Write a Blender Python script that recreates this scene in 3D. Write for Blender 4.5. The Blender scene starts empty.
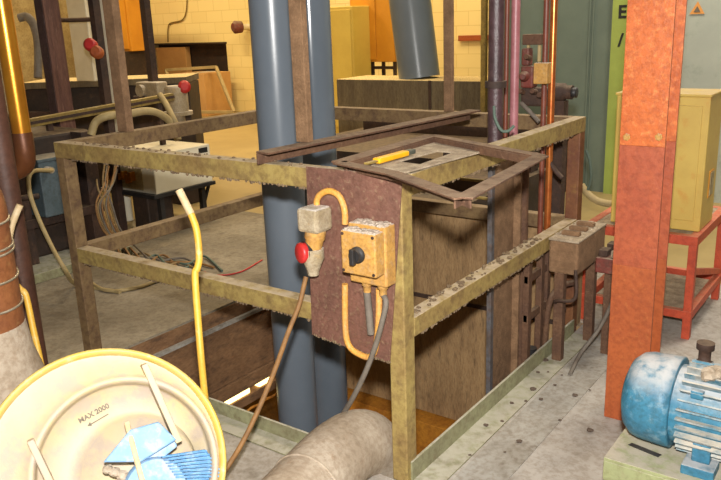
import bpy, math, random
from mathutils import Vector, Matrix
random.seed(4)
scene = bpy.context.scene
COL = scene.collection
V = Vector

# ------------------------------------------------------------------ camera
FPX, YAW, PITCH, ROLL = 762.2, math.radians(-36.41), math.radians(15.91), math.radians(-2.17)
CAM = V((1.225, -1.877, 1.498))
fw = V((math.sin(YAW)*math.cos(PITCH), math.cos(YAW)*math.cos(PITCH), -math.sin(PITCH)))
r0 = V((math.cos(YAW), -math.sin(YAW), 0)); u0 = r0.cross(fw)
RT = r0*math.cos(ROLL)+u0*math.sin(ROLL); UP = -r0*math.sin(ROLL)+u0*math.cos(ROLL)
cd = bpy.data.cameras.new('camera'); cam = bpy.data.objects.new('camera', cd); COL.objects.link(cam)
cd.sensor_width = 36; cd.lens = FPX/721*36; cd.clip_start = .05
m = Matrix((RT, UP, -fw)).transposed().to_4x4(); m.translation = CAM; cam.matrix_world = m
scene.camera = cam

def ray(x, y): return fw+RT*((x-360.5)/FPX)-UP*((y-240)/FPX)
def at(x, y, d): return CAM+ray(x, y)*d                       # d = distance into the room
def onx(x, y, v): r = ray(x, y); return CAM+r*((v-CAM.x)/r.x)
def ony(x, y, v): r = ray(x, y); return CAM+r*((v-CAM.y)/r.y)
def onz(x, y, v): r = ray(x, y); return CAM+r*((v-CAM.z)/r.z)

# ------------------------------------------------------------------ materials
def S(r, g, b):
    f = lambda c: (c/12.92 if c <= .04045 else ((c+.055)/1.055)**2.4)
    return (f(r/255), f(g/255), f(b/255), 1)

def mat(name, c1, c2=None, scale=6, rough=.65, metal=0, bump=.25, spot=None, spot_amt=.35, spot_scale=14, dust=None, dust_amt=.7,
        stretch=(1, 1, 1), coat=0, emit=None, detail=8, contrast=.18):
    M = bpy.data.materials.new(name); M.use_nodes = True
    nt = M.node_tree; N = nt.nodes; L = nt.links; b = N['Principled BSDF']
    b.inputs['Roughness'].default_value = rough; b.inputs['Metallic'].default_value = metal
    b.inputs['Coat Weight'].default_value = coat
    tc = N.new('ShaderNodeTexCoord'); mp = N.new('ShaderNodeMapping'); L.new(tc.outputs['Object'], mp.inputs[0]); mp.inputs['Scale'].default_value = stretch
    def noise(sc, det=detail, off=0):
        n = N.new('ShaderNodeTexNoise'); n.inputs['Scale'].default_value = sc; n.inputs['Detail'].default_value = det; n.inputs['Roughness'].default_value = .65
        L.new(mp.outputs[0], n.inputs['Vector']); return n.outputs['Fac']
    def ramp(fac, lo, hi):
        r = N.new('ShaderNodeMapRange'); r.interpolation_type = 'SMOOTHSTEP'; L.new(fac, r.inputs['Value'])
        r.inputs['From Min'].default_value = lo; r.inputs['From Max'].default_value = hi; return r.outputs['Result']
    def mix(fac, a, bb):
        x = N.new('ShaderNodeMix'); x.data_type = 'RGBA'; L.new(fac, x.inputs['Factor'])
        for s, v in ((x.inputs['A'], a), (x.inputs['B'], bb)):
            if isinstance(v, tuple): s.default_value = v
            else: L.new(v, s)
        return x.outputs['Result']
    n1 = noise(scale)
    col = mix(ramp(n1, .5-contrast, .5+contrast), c1, c2 or tuple(.8*v for v in c1[:3])+(1,))
    if spot:
        t = .60-.3*spot_amt
        q0 = N.new('ShaderNodeMath'); q0.operation = 'MULTIPLY'; L.new(ramp(noise(spot_scale*1.8, 12), t, t+.22), q0.inputs[0]); q0.inputs[1].default_value = .6
        col = mix(q0.outputs[0], col, spot)
    if bump >= .2:                                                          # fine grime
        gx = N.new('ShaderNodeMix'); gx.data_type = 'RGBA'; gx.blend_type = 'MULTIPLY'; L.new(ramp(noise(max(scale*7, 45), 4), .40, .66), gx.inputs['Factor'])
        L.new(col, gx.inputs['A']); gx.inputs['B'].default_value = (.78, .74, .70, 1); col = gx.outputs['Result']
    if dust:
        g = N.new('ShaderNodeNewGeometry'); sx = N.new('ShaderNodeSeparateXYZ'); L.new(g.outputs['Normal'], sx.inputs[0])
        a = ramp(sx.outputs['Z'], .35, .9); p = ramp(noise(22), .25, .6)
        q = N.new('ShaderNodeMath'); q.operation = 'MULTIPLY'; L.new(a, q.inputs[0]); L.new(p, q.inputs[1])
        q2 = N.new('ShaderNodeMath'); q2.operation = 'MULTIPLY'; L.new(q.outputs[0], q2.inputs[0]); q2.inputs[1].default_value = dust_amt
        col = mix(q2.outputs[0], col, dust)
    L.new(col, b.inputs['Base Color'])
    if bump:
        bp = N.new('ShaderNodeBump'); bp.inputs['Strength'].default_value = bump; bp.inputs['Distance'].default_value = .01
        L.new(noise(scale*6, 6), bp.inputs['Height']); L.new(bp.outputs[0], b.inputs['Normal'])
    if emit:
        b.inputs['Emission Color'].default_value = emit[0]; b.inputs['Emission Strength'].default_value = emit[1]
    return M

DUST = S(184, 168, 146)
RUST = S(96, 62, 42)
M = {}
M['rail'] = mat('green_yellow_rail_paint', S(156, 136, 78), S(136, 112, 66), 7, .7, spot=S(98, 74, 48), spot_amt=.45, spot_scale=11, dust=DUST, dust_amt=.75)
M['railbrown'] = mat('rusted_rail_paint', S(130, 106, 70), S(108, 84, 56), 7, .75, spot=S(78, 54, 40), spot_amt=.5, dust=S(150, 128, 100), dust_amt=.6)
M['rust'] = mat('rusty_steel', S(104, 74, 52), S(82, 56, 42), 9, .8, spot=S(130, 100, 74), spot_amt=.3, spot_scale=40, dust=S(150, 128, 104), dust_amt=.6, bump=.5)
M['rustdark'] = mat('dark_rusty_steel', S(72, 50, 38), S(50, 36, 30), 7, .75, spot=S(100, 72, 52), spot_amt=.25, dust=S(120, 100, 78), dust_amt=.6, bump=.4)
M['plate'] = mat('rusty_plate', S(118, 80, 66), S(98, 66, 54), 8, .7, spot=S(150, 128, 100), spot_amt=.28, spot_scale=30, bump=.5, dust=DUST)
M['pipe'] = mat('slate_plastic', S(104, 113, 123), S(98, 107, 117), 3, .3, bump=.03)
M['pipewrap'] = mat('slate_plastic_film', S(104, 113, 123), S(98, 107, 117), 3, .14, bump=.0)
M['hanger'] = mat('brown_dusty_bar', S(142, 110, 80), S(112, 84, 58), 18, .85, spot=S(150, 122, 92), spot_amt=.3, spot_scale=70, bump=.6)
M['orange'] = mat('orange_column_paint', S(172, 88, 42), S(154, 74, 38), 5, .5, spot=S(192, 120, 66), spot_amt=.22, spot_scale=24, bump=.2, contrast=.3)
M['orangetop'] = mat('orange_column_bright_paint', S(198, 104, 46), S(178, 86, 38), 7, .45, spot=S(232, 146, 80), spot_amt=.36, spot_scale=26, bump=.2, contrast=.3)
M['redbrown'] = mat('red_brown_column_paint', S(174, 88, 52), S(152, 70, 44), 6, .5, spot=S(190, 112, 70), spot_amt=.2, spot_scale=40, bump=.2, contrast=.3)
M['standred'] = mat('orange_red_frame_paint', S(196, 80, 46), S(174, 66, 40), 6, .55, dust=S(196, 140, 110), dust_amt=.5)
M['yellow'] = mat('yellow_cabinet_paint', S(206, 176, 88), S(194, 162, 80), 4, .5, spot=S(196, 130, 52), spot_amt=.3, spot_scale=7, dust=DUST, dust_amt=.5, bump=.1)
M['fan'] = mat('pale_yellow_paint', S(198, 180, 132), S(186, 170, 150), 5, .6, spot=S(166, 150, 146), spot_amt=.6, spot_scale=9, bump=.15, contrast=.25)
M['fanrim'] = mat('yellow_rim_paint', S(200, 170, 76), S(190, 164, 98), 6, .5, bump=.1, spot=S(232, 220, 190), spot_amt=.2)
M['handle'] = mat('yellow_bar_paint', S(208, 166, 58), S(196, 150, 54), 10, .5, spot=S(222, 200, 150), spot_amt=.2, bump=.1)
M['handlepale'] = mat('worn_pale_bar', S(206, 186, 150), S(186, 160, 118), 20, .6, bump=.1)
M['box'] = mat('ochre_switch_box', S(192, 146, 72), S(176, 132, 70), 14, .65, spot=S(176, 150, 118), spot_amt=.35, spot_scale=26, dust=S(206, 196, 184), dust_amt=.95)
M['conduit'] = mat('orange_yellow_conduit', S(218, 158, 62), S(204, 150, 84), 14, .6, spot=S(206, 178, 146), spot_amt=.25, spot_scale=50, bump=.2)
M['greybox'] = mat('dusty_grey_box', S(172, 158, 134), S(150, 134, 104), 16, .8, spot=S(186, 150, 90), spot_amt=.2, dust=S(206, 198, 188), dust_amt=.9, bump=.4)
M['redcap'] = mat('red_plastic', S(186, 44, 42), S(168, 36, 36), 20, .45, bump=.05)
M['black'] = mat('black_plastic', S(42, 40, 40), S(30, 28, 28), 20, .5, bump=.05, dust=S(90, 84, 78), dust_amt=.4)
M['cablebrown'] = mat('tan_cable', S(146, 106, 60), S(120, 86, 50), 20, .7, bump=.1)
M['cablegrey'] = mat('grey_cable', S(112, 104, 94), S(98, 88, 78), 20, .7, bump=.1)
M['cablepale'] = mat('pale_hose', S(172, 152, 106), S(152, 132, 90), 10, .65, bump=.1)
M['cablegreen'] = mat('green_cable', S(86, 104, 92), S(74, 88, 78), 10, .65, bump=.05)
M['elbow'] = mat('dusty_duct', S(180, 166, 148), S(156, 140, 120), 7, .85, spot=S(150, 124, 96), spot_amt=.22, spot_scale=12, bump=.35)
M['bluemotor'] = mat('blue_motor_paint', S(54, 118, 144), S(46, 104, 132), 9, .5, spot=S(140, 166, 176), spot_amt=.35, spot_scale=16, dust=S(178, 178, 178), dust_amt=.95)
M['bluefin'] = mat('dusty_blue_fins', S(74, 124, 144), S(62, 112, 136), 9, .6, spot=S(184, 174, 158), spot_amt=.75, spot_scale=10, dust=S(190, 180, 164), dust_amt=.95)
M['bluefan'] = mat('light_blue_motor_paint', S(132, 166, 196), S(110, 150, 190), 9, .6, spot=S(180, 182, 186), spot_amt=.5, spot_scale=14, bump=.15)
M['greenpaint'] = mat('pale_green_paint', S(152, 158, 112), S(140, 144, 104), 6, .6, spot=S(140, 122, 96), spot_amt=.2, dust=S(180, 170, 152), dust_amt=.95)
M['kerb'] = mat('green_grey_kerb_paint', S(146, 146, 112), S(128, 124, 96), 6, .7, spot=S(116, 96, 72), spot_amt=.25, dust=S(186, 180, 166), dust_amt=.7)
M['kerbplate'] = mat('grey_steel_edging', S(168, 164, 156), S(146, 140, 130), 5, .6, spot=S(116, 100, 84), spot_amt=.2, spot_scale=12, bump=.2)
M['copper'] = mat('copper_pipe', S(206, 128, 66), S(178, 92, 46), 8, .3, metal=.7, bump=.05)
M['gold'] = mat('brass_coloured_pipe', S(214, 150, 48), S(186, 118, 36), 4, .28, metal=.75, bump=.05)
M['purple'] = mat('purple_brown_pipe', S(80, 58, 62), S(60, 44, 46), 9, .4, spot=S(112, 90, 84), spot_amt=.2, bump=.3)
M['pinkpipe'] = mat('pink_primer_pipe', S(176, 118, 124), S(150, 92, 96), 8, .4, spot=S(110, 72, 66), spot_amt=.2, bump=.1)
M['redpipe'] = mat('red_brown_pipe', S(126, 68, 48), S(100, 52, 40), 9, .45, bump=.15)
M['redpart'] = mat('dirty_red_part', S(122, 54, 44), S(92, 52, 42), 14, .65, spot=S(120, 100, 84), spot_amt=.4, dust=S(150, 136, 116), dust_amt=.7)
M['bluestrong'] = mat('bright_blue_motor_paint', S(84, 140, 186), S(66, 124, 176), 9, .55, spot=S(170, 182, 192), spot_amt=.35)
M['gun'] = mat('brown_duct_metal', S(140, 88, 52), S(112, 66, 42), 6, .5, spot=S(176, 142, 90), spot_amt=.15, bump=.2)
M['wire'] = mat('galvanised_wire', S(176, 168, 150), S(150, 140, 120), 20, .4, metal=.6, bump=0)
M['greyblue'] = mat('grey_blue_box', S(84, 98, 106), S(72, 86, 92), 8, .55, dust=DUST, dust_amt=.5)
M['white'] = mat('off_white_cabinet', S(226, 218, 196), S(214, 204, 178), 4, .55, bump=.05, dust=S(200, 186, 156), dust_amt=.3)
M['whitedirty'] = mat('dirty_cream_panel', S(176, 160, 118), S(150, 132, 92), 5, .6, spot=S(110, 92, 64), spot_amt=.25)
M['cardboard'] = mat('cardboard', S(196, 152, 92), S(184, 140, 84), 3, .85, bump=.1)
M['tape'] = mat('packing_tape', S(240, 228, 206), S(226, 206, 172), 8, .3, bump=.1)
M['orangecab'] = mat('orange_cabinet_paint', S(206, 142, 36), S(194, 130, 32), 3, .5, bump=.05)
M['yelcab'] = mat('pale_yellow_cabinet_paint', S(216, 190, 92), S(206, 178, 84), 3, .5, bump=.05, spot=S(196, 166, 76), spot_amt=.12)
M['machine'] = mat('dark_machine_grime', S(60, 44, 34), S(42, 32, 26), 4, .7, spot=S(84, 60, 42), spot_amt=.3, spot_scale=6, dust=S(120, 100, 74), dust_amt=.6)
M['tray'] = mat('ochre_tray_paint', S(150, 126, 60), S(126, 104, 52), 8, .65, spot=S(84, 64, 40), spot_amt=.3, dust=S(190, 168, 110), dust_amt=.6)
M['ledge'] = mat('stained_concrete', S(112, 100, 76), S(92, 80, 62), 3, .85, stretch=(3, 3, .6), spot=S(76, 66, 52), spot_amt=.3, dust=S(226, 200, 140), dust_amt=.9)
M['panel'] = mat('pit_panel_brown', S(172, 140, 98), S(146, 116, 80), 5, .85, stretch=(3, 3, .7), spot=S(64, 48, 34), spot_amt=.3, spot_scale=7, bump=.4, dust=S(160, 146, 124), dust_amt=.9)
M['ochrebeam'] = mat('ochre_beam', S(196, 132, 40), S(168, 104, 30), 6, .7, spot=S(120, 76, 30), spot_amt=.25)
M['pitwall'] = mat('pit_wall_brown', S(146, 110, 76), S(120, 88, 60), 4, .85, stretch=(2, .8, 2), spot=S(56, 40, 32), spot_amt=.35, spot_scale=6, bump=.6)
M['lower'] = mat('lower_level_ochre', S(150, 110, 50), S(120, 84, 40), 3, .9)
M['lime'] = mat('lime_paint', S(160, 176, 84), S(150, 164, 78), 4, .6, bump=.05)
M['lampglow'] = mat('lamp_glow', S(255, 236, 160), None, 1, .5, bump=0, emit=((1, .78, .3, 1), 3.5))
M['paint_black'] = mat('black_lettering', S(38, 36, 32), None, 20, .7, bump=0)
M['smudge'] = mat('grey_lettering', S(120, 108, 92), S(96, 86, 74), 40, .7, bump=0)
M['signorange'] = mat('orange_sign', S(228, 160, 84), S(220, 148, 74), 6, .6, bump=0)
M['toolyellow'] = mat('yellow_tool_plastic', S(236, 176, 26), S(222, 160, 24), 14, .4, bump=.05)
M['tooldark'] = mat('grey_tool_end', S(84, 88, 76), S(70, 72, 64), 14, .5, bump=.05)
M['umberblue'] = mat('worn_grey_blue_steel', S(92, 94, 100), S(78, 68, 62), 9, .7, spot=S(100, 72, 54), spot_amt=.4)
M['paledust'] = mat('pale_dust', S(196, 182, 166), S(170, 154, 138), 30, .95, bump=.5)
M['wirepale'] = mat('dull_tan_wire', S(138, 114, 74), S(116, 94, 60), 10, .7, bump=.1)
M['crumb'] = mat('brown_crumbs', S(128, 108, 82), S(100, 82, 62), 24, .95, bump=.4)
M['beamface'] = mat('brown_beam_paint', S(116, 80, 66), S(92, 60, 52), 8, .55, spot=S(150, 116, 96), spot_amt=.25, stretch=(3, 3, .4))
M['dust'] = mat('grey_dust', S(186, 170, 146), S(146, 130, 110), 24, .95, bump=.5)
M['chip'] = mat('dark_scale_chip', S(104, 88, 74), S(78, 64, 56), 20, .9, bump=.4)
M['glass'] = mat('lens_red', S(200, 50, 40), None, 10, .3, bump=0)

def floor_mat():
    Mx = mat('workshop_floor', S(188, 182, 174), S(156, 148, 138), 1.6, .6, spot=S(108, 98, 86), spot_amt=.3, spot_scale=4, bump=.25, contrast=.2)
    return Mx
M['floor'] = floor_mat()
M['postc'] = mat('red_brown_post_paint', S(120, 78, 46), S(104, 62, 40), 6, .6, spot=S(150, 116, 60), spot_amt=.2)
M['copperdark'] = mat('tarnished_elbow', S(112, 66, 36), S(84, 50, 32), 6, .4, metal=.4, bump=.1)
M['umber'] = mat('umber_pipe', S(84, 52, 38), S(66, 42, 32), 6, .55, bump=.2)
M['floordirty'] = mat('dirty_concrete', S(150, 140, 122), S(122, 112, 96), 2.2, .8, spot=S(92, 80, 66), spot_amt=.35, spot_scale=4, bump=.3)
M['floorfar'] = mat('warm_lit_floor', S(168, 146, 96), S(154, 132, 84), 1.0, .55, spot=S(140, 122, 84), spot_amt=.22, spot_scale=3, bump=.1)  # far floor with the yellow of the hall light put into its colour

def block_mat():
    X = bpy.data.materials.new('painted_blockwork'); X.use_nodes = True; nt = X.node_tree; N = nt.nodes; L = nt.links; b = N['Principled BSDF']
    tc = N.new('ShaderNodeTexCoord'); mp = N.new('ShaderNodeMapping'); mp.inputs['Rotation'].default_value = (math.pi/2, 0, 0)
    L.new(tc.outputs['Object'], mp.inputs[0])
    br = N.new('ShaderNodeTexBrick'); br.inputs['Scale'].default_value = 1; br.inputs['Brick Width'].default_value = .4; br.inputs['Row Height'].default_value = .2
    br.inputs['Mortar Size'].default_value = .006; br.inputs['Color1'].default_value = S(236, 216, 150); br.inputs['Color2'].default_value = S(232, 211, 144); br.inputs['Mortar'].default_value = S(218, 196, 128)
    L.new(mp.outputs[0], br.inputs[0]); L.new(br.outputs['Color'], b.inputs['Base Color']); b.inputs['Roughness'].default_value = .6
    bp = N.new('ShaderNodeBump'); bp.inputs['Strength'].default_value = .3; bp.inputs['Distance'].default_value = .01; bp.invert = True
    L.new(br.outputs['Fac'], bp.inputs['Height']); L.new(bp.outputs[0], b.inputs['Normal'])
    return X
M['block'] = block_mat()
M['greenwall'] = mat('grey_green_panel', S(112, 124, 110), S(102, 114, 102), 2.5, .5, bump=.05, spot=S(88, 104, 92), spot_amt=.2, spot_scale=3)
M['greenpale'] = mat('pale_grey_green_panel', S(178, 184, 172), S(166, 172, 162), 2.5, .5, bump=.05, spot=S(116, 130, 116), spot_amt=.2, spot_scale=4)
M['ceil'] = mat('ceiling_paint', S(190, 180, 156), None, 2, .8)

# ------------------------------------------------------------------ mesh building
class MB:
    def __init__(s): s.v = []; s.f = []; s.sm = []
    def add(s, vs, fs, smooth=False):
        k = len(s.v); s.v += [V(p) for p in vs]; s.f += [tuple(i+k for i in f) for f in fs]; s.sm += [smooth]*len(fs); return s
    def box(s, lo, hi, mx=None):
        lo, hi = V(lo), V(hi)
        P = [V((x, y, z)) for z in (lo.z, hi.z) for y in (lo.y, hi.y) for x in (lo.x, hi.x)]
        if mx: P = [mx @ p for p in P]
        return s.add(P, [(0, 2, 3, 1), (4, 5, 7, 6), (0, 1, 5, 4), (2, 6, 7, 3), (0, 4, 6, 2), (1, 3, 7, 5)])
    def beam(s, a, b, w, h, up=(0, 0, 1), off=(0, 0)):
        a, b = V(a), V(b); d = (b-a).normalized(); up = V(up)
        sd = d.cross(up).normalized(); uu = sd.cross(d).normalized()
        a = a+sd*off[0]+uu*off[1]; b = b+sd*off[0]+uu*off[1]
        P = [p+sd*i*w/2+uu*j*h/2 for p in (a, b) for i, j in ((-1, -1), (1, -1), (1, 1), (-1, 1))]
        return s.add(P, [(3, 2, 1, 0), (4, 5, 6, 7), (0, 1, 5, 4), (1, 2, 6, 5), (2, 3, 7, 6), (3, 0, 4, 7)])
    def angle(s, a, b, w, h, t, up=(0, 0, 1), side=1):                     # L profile: flat leg on top, upright leg at one side
        s.beam(a, b, w, t, up, (0, -t/2)); s.beam(a, b, t, h-t, up, (side*(w/2-t/2), -t-(h-t)/2)); return s
    def tube(s, pts, r, n=12, smooth_path=True, caps=True):
        pts = [V(p) for p in pts]
        if smooth_path and len(pts) > 2:
            q = []
            P = [pts[0]*2-pts[1]]+pts+[pts[-1]*2-pts[-2]]
            for i in range(1, len(P)-2):
                for k in range(8):
                    t = k/8
                    q.append(.5*((2*P[i])+(P[i+1]-P[i-1])*t+(2*P[i-1]-5*P[i]+4*P[i+1]-P[i+2])*t*t+(3*P[i]-P[i-1]-3*P[i+1]+P[i+2])*t**3))
            q.append(pts[-1]); pts = q
        R = r if callable(r) else (lambda t: r)
        vs = []; fs = []; nrm = None
        for i, p in enumerate(pts):
            d = (pts[min(i+1, len(pts)-1)]-pts[max(i-1, 0)]).normalized()
            if nrm is None: nrm = d.orthogonal().normalized()
            nrm = (nrm-d*nrm.dot(d)).normalized(); bi = d.cross(nrm); rr = R(i/(len(pts)-1))
            vs += [p+(nrm*math.cos(2*math.pi*k/n)+bi*math.sin(2*math.pi*k/n))*rr for k in range(n)]
        for i in range(len(pts)-1):
            fs += [(i*n+k, i*n+(k+1) % n, (i+1)*n+(k+1) % n, (i+1)*n+k) for k in range(n)]
        s.add(vs, fs, True)
        if caps:
            s.add(vs[:n], [tuple(range(n))[::-1]]); s.add(vs[-n:], [tuple(range(n))])
        return s
    def lathe(s, prof, o, ax, n=32, smooth=True, capends=True):             # prof: (distance along axis, radius)
        o, ax = V(o), V(ax).normalized(); e = ax.orthogonal().normalized(); g = ax.cross(e); vs = []; fs = []
        for h, r in prof: vs += [o+ax*h+(e*math.cos(2*math.pi*k/n)+g*math.sin(2*math.pi*k/n))*r for k in range(n)]
        for i in range(len(prof)-1): fs += [(i*n+k, i*n+(k+1) % n, (i+1)*n+(k+1) % n, (i+1)*n+k) for k in range(n)]
        s.add(vs, fs, smooth)
        if capends:
            s.add(vs[:n], [tuple(range(n))[::-1]]); s.add(vs[-n:], [tuple(range(n))])
        return s
    def cyl(s, a, b, r, n=20): a, b = V(a), V(b); return s.lathe([(0, r), ((b-a).length, r)], a, b-a, n)
    def prism(s, pts, d):                                                   # flat polygon pushed along d
        d = V(d); n = len(pts); P = [V(p) for p in pts]
        s.add(P+[p+d for p in P], [tuple(range(n))[::-1], tuple(range(n, 2*n))]+[(i, (i+1) % n, n+(i+1) % n, n+i) for i in range(n)]); return s
    def lump(s, c, r, seed=0, flat=.6, n=7):
        rnd = random.Random(seed); c = V(c); vs = [c+V((0, 0, r*flat))]; fs = []
        for i in range(1, 4):
            a = math.pi*i/4
            for k in range(n):
                q = r*rnd.uniform(.75, 1.2); vs.append(c+V((math.cos(2*math.pi*k/n)*math.sin(a)*q, math.sin(2*math.pi*k/n)*math.sin(a)*q, math.cos(a)*q*flat)))
        vs.append(c-V((0, 0, r*flat)))
        for k in range(n): fs.append((0, 1+k, 1+(k+1) % n))
        for i in range(2):
            fs += [(1+i*n+k, 1+(i+1)*n+k, 1+(i+1)*n+(k+1) % n, 1+i*n+(k+1) % n) for k in range(n)]
        fs += [(len(vs)-1, 1+2*n+(k+1) % n, 1+2*n+k) for k in range(n)]
        return s.add(vs, fs)
    def build(s, name, mt, parent=None, bevel=0):
        import bmesh
        if parent is None:
            lo = V((min(p.x for p in s.v), min(p.y for p in s.v), min(p.z for p in s.v))); hi = V((max(p.x for p in s.v), max(p.y for p in s.v), 0))
            o = V(((lo.x+hi.x)/2, (lo.y+hi.y)/2, lo.z))
        else:
            o = V(parent['origin'])
        me = bpy.data.meshes.new(name); me.from_pydata([p-o for p in s.v], [], s.f)
        bm = bmesh.new(); bm.from_mesh(me); bmesh.ops.recalc_face_normals(bm, faces=bm.faces); bm.to_mesh(me); bm.free()
        me.polygons.foreach_set('use_smooth', s.sm)
        me.materials.append(M[mt] if isinstance(mt, str) else mt)
        ob = bpy.data.objects.new(name, me); COL.objects.link(ob); ob['origin'] = tuple(o)
        if parent is None: ob.location = o
        else: ob.parent = parent
        if bevel:
            md = ob.modifiers.new('bevel', 'BEVEL'); md.width = bevel; md.segments = 2; md.limit_method = 'ANGLE'; md.angle_limit = math.radians(50)
        return ob

def thing(name, label, cat, loc, group=None):
    o = bpy.data.objects.new(name, None); COL.objects.link(o); o.location = V(loc); o['origin'] = tuple(V(loc)); o.empty_display_size = .1
    return tag(o, label, cat, group)
def tag(o, label, cat, group=None, kind=None):
    if label: o['label'] = label; o['category'] = cat
    if group: o['group'] = group
    if kind: o['kind'] = kind
    return o
def struct(o, label=None):
    o['kind'] = 'structure'
    if label: o['label'] = label
    return o
def text_mesh(txt, size, mx, parent, name, mt, thick=.001):
    cu = bpy.data.curves.new(name, 'FONT'); cu.body = txt; cu.size = size; cu.align_x = 'CENTER'; cu.align_y = 'CENTER'; cu.extrude = thick; cu.offset = size*.03
    t = bpy.data.objects.new('tmp', cu); COL.objects.link(t); dg = bpy.context.evaluated_depsgraph_get()
    me = bpy.data.meshes.new_from_object(t.evaluated_get(dg)); bpy.data.objects.remove(t)
    b = MB(); b.add([mx @ v.co for v in me.vertices], [tuple(p.vertices) for p in me.polygons])
    return b.build(name, mt, parent)

# ------------------------------------------------------------------ setting
PX0, PY1 = -1.79, 1.60                                                      # pit opening: x PX0..0, y 0..PY1
b = MB()
for lo, hi in (((PX0, -3.2, -.3), (0, 0, 0)), ((0, -3.2, -.3), (3.2, PY1+.07, 0)), ((PX0, PY1+.07, -.3), (3.2, 2.6, 0))) : b.box(lo, hi)
struct(b.build('floor', 'floor'))
b = MB(); b.box((-3.3, -3.2, -.3), (PX0, 2.6, 0)); struct(b.build('floor_dirty', 'floordirty')).name = 'floor.002'
b = MB()
b.box((-3.3, 2.6, -.3), (3.2, 8.9, 0)); b.box((-13.2, -3.2, -.3), (-3.3, 8.9, 0))
struct(b.build('floor_far', 'floorfar')).name = 'floor.001'
# walls of the hall
WY = 8.3
b = MB()
hx0, hx1, hz = -11.25, -9.15, 1.22                                          # low hatch in the back wall
b.box((-13.2, WY, 0), (hx0, WY+.2, 4.6)); b.box((hx1, WY, 0), (-1.2, WY+.2, 4.6)); b.box((hx0, WY, hz), (hx1, WY+.2, 4.6))
struct(b.build('wall_back', 'block'))
b = MB(); b.box((hx0, WY+.19, 0), (hx1, WY+.3, hz)); b.box((hx0-.02, WY-.01, hz), (hx1+.02, WY+.03, hz+.03))
struct(b.build('trim_1', 'machine'))
b = MB(); b.box((-13.4, -3.2, 0), (-13.2, 8.5, 4.6)); struct(b.build('wall_left', 'whitedirty'))
b = MB(); b.box((-13.4, -3.4, 4.6), (3.4, 8.9, 4.75)); struct(b.build('ceiling', 'ceil'))
# grey-green partition on the right
GY = 4.6
b = MB(); b.box((-1.93, GY, 0), (-.895, GY+.12, 4.6)); b.box((-1.93, GY+.12, 0), (-1.83, WY, 4.6))
struct(b.build('wall_right', 'greenwall'))
b = MB(); b.box((-.745, GY+.02, .0), (3.2, GY+.12, 4.6)); struct(b.build('wall_right_panel', 'greenpale')).name = 'wall_right.001'
b = MB(); b.box((-.895, GY-.04, 0), (-.745, GY+.1, 4.6)); lime = struct(b.build('trim_2', 'lime'))
for xx in (-1.09, -1.06): b = MB(); b.box((xx-.006, GY-.012, 0), (xx+.006, GY+.005, 4.6)); struct(b.build('trim_3', 'greenwall'))
mx = Matrix.Translation((-.815, GY-.0415, 1.50)) @ Matrix.Rotation(math.pi/2, 4, 'X')
text_mesh('E', .14, mx, lime, 'lettering', 'paint_black')
mx = Matrix.Translation((-.815, GY-.0415, 1.28)) @ Matrix.Rotation(math.pi/2, 4, 'X')
text_mesh('/', .14, mx, lime, 'lettering', 'paint_black')
def triangle(c, w, nrm, name, mt, parent=None):
    c = V(c); e = V((0, 0, 1)).cross(V(nrm)).normalized()
    b = MB(); b.prism([c-e*w/2, c+e*w/2, c+V((0, 0, w*.86))], V(nrm)*.004); return b.build(name, mt, parent)
b = triangle(ony(697, 14, GY+.016)-V((0, 0, .0)), .11, (0, -1, 0), 'warning_sign', 'signorange')
tag(b, 'small orange triangular warning sign on the pale grey-green wall at top right', 'sign')
b2 = triangle(ony(697, 12, GY+.0125), .05, (0, -1, 0), 'symbol', 'smudge', b)

# pit below the floor
b = MB(); b.box((PX0-.22, .002, -.47), (PX0+.006, PY1-.002, -.012)); struct(b.build('wall_pit_left', 'pitwall'))
b = MB(); b.beam((PX0+.012, .02, -.105), (PX0+.012, PY1-.02, -.105), .03, .02); struct(b.build('trim_4', 'kerbplate'))
b = MB(); b.box((-5, 3.0, -2.5), (.8, 3.1, -.3)); b.box((-5, -.6, -2.5), (-4.9, 3, -.3)); b.box((.7, -.6, -2.5), (.8, 3, -.3)); b.box((-5, -.7, -2.5), (.8, -.6, -.3))
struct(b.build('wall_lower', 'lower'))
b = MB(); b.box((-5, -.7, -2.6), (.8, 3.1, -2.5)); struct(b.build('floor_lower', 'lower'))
b = MB(); b.box((.0, 0, -.75), (.1, PY1+.1, -.3)); struct(b.build('wall_pit_right', 'pitwall'))
b = MB(); b.box((PX0, -.1, -.75), (0, 0, -.3)); struct(b.build('wall_pit_front', 'pitwall'))

# ------------------------------------------------------------------ guard rail frame round the pit
H, HM, PR = 1.05, .58, .06
gr = thing('guard_rail', 'green-brown square tube guard rail frame standing round the open pit', 'railing', (-.9, .8, 0))
for x, y in ((PX0, 0), (-PR, 0), (-PR, 1.55-PR), (PX0, 1.55-PR)):
    b = MB(); b.box((x, y, 0), (x+PR, y+PR, H-.06)); b.build('post', 'railbrown' if x < -1 else ('postc' if y > 1 else 'rail'), gr, .004)
def rail(n, lo, hi, mt, jag=0):
    b = MB(); b.box(lo, hi); return b.build(n, mt, gr, .004)
for z, hh, n in ((H, .068, 'top_rail'), (HM, .066, 'middle_rail')):
    e = .001 if z == H else PR
    rail(n, (PX0+e, -.002, z-hh), (-e, .055, z), 'rail')
    rail(n, (-.055, .056, z-hh), (.002, 1.55-e, z), 'rail')
    rail(n, (PX0-.002, .056, z-hh), (PX0+.055, 1.55-e, z), 'railbrown')
    rail(n, (PX0+.056, 1.495, z-hh), (-.056, 1.552, z), 'railbrown')
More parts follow.
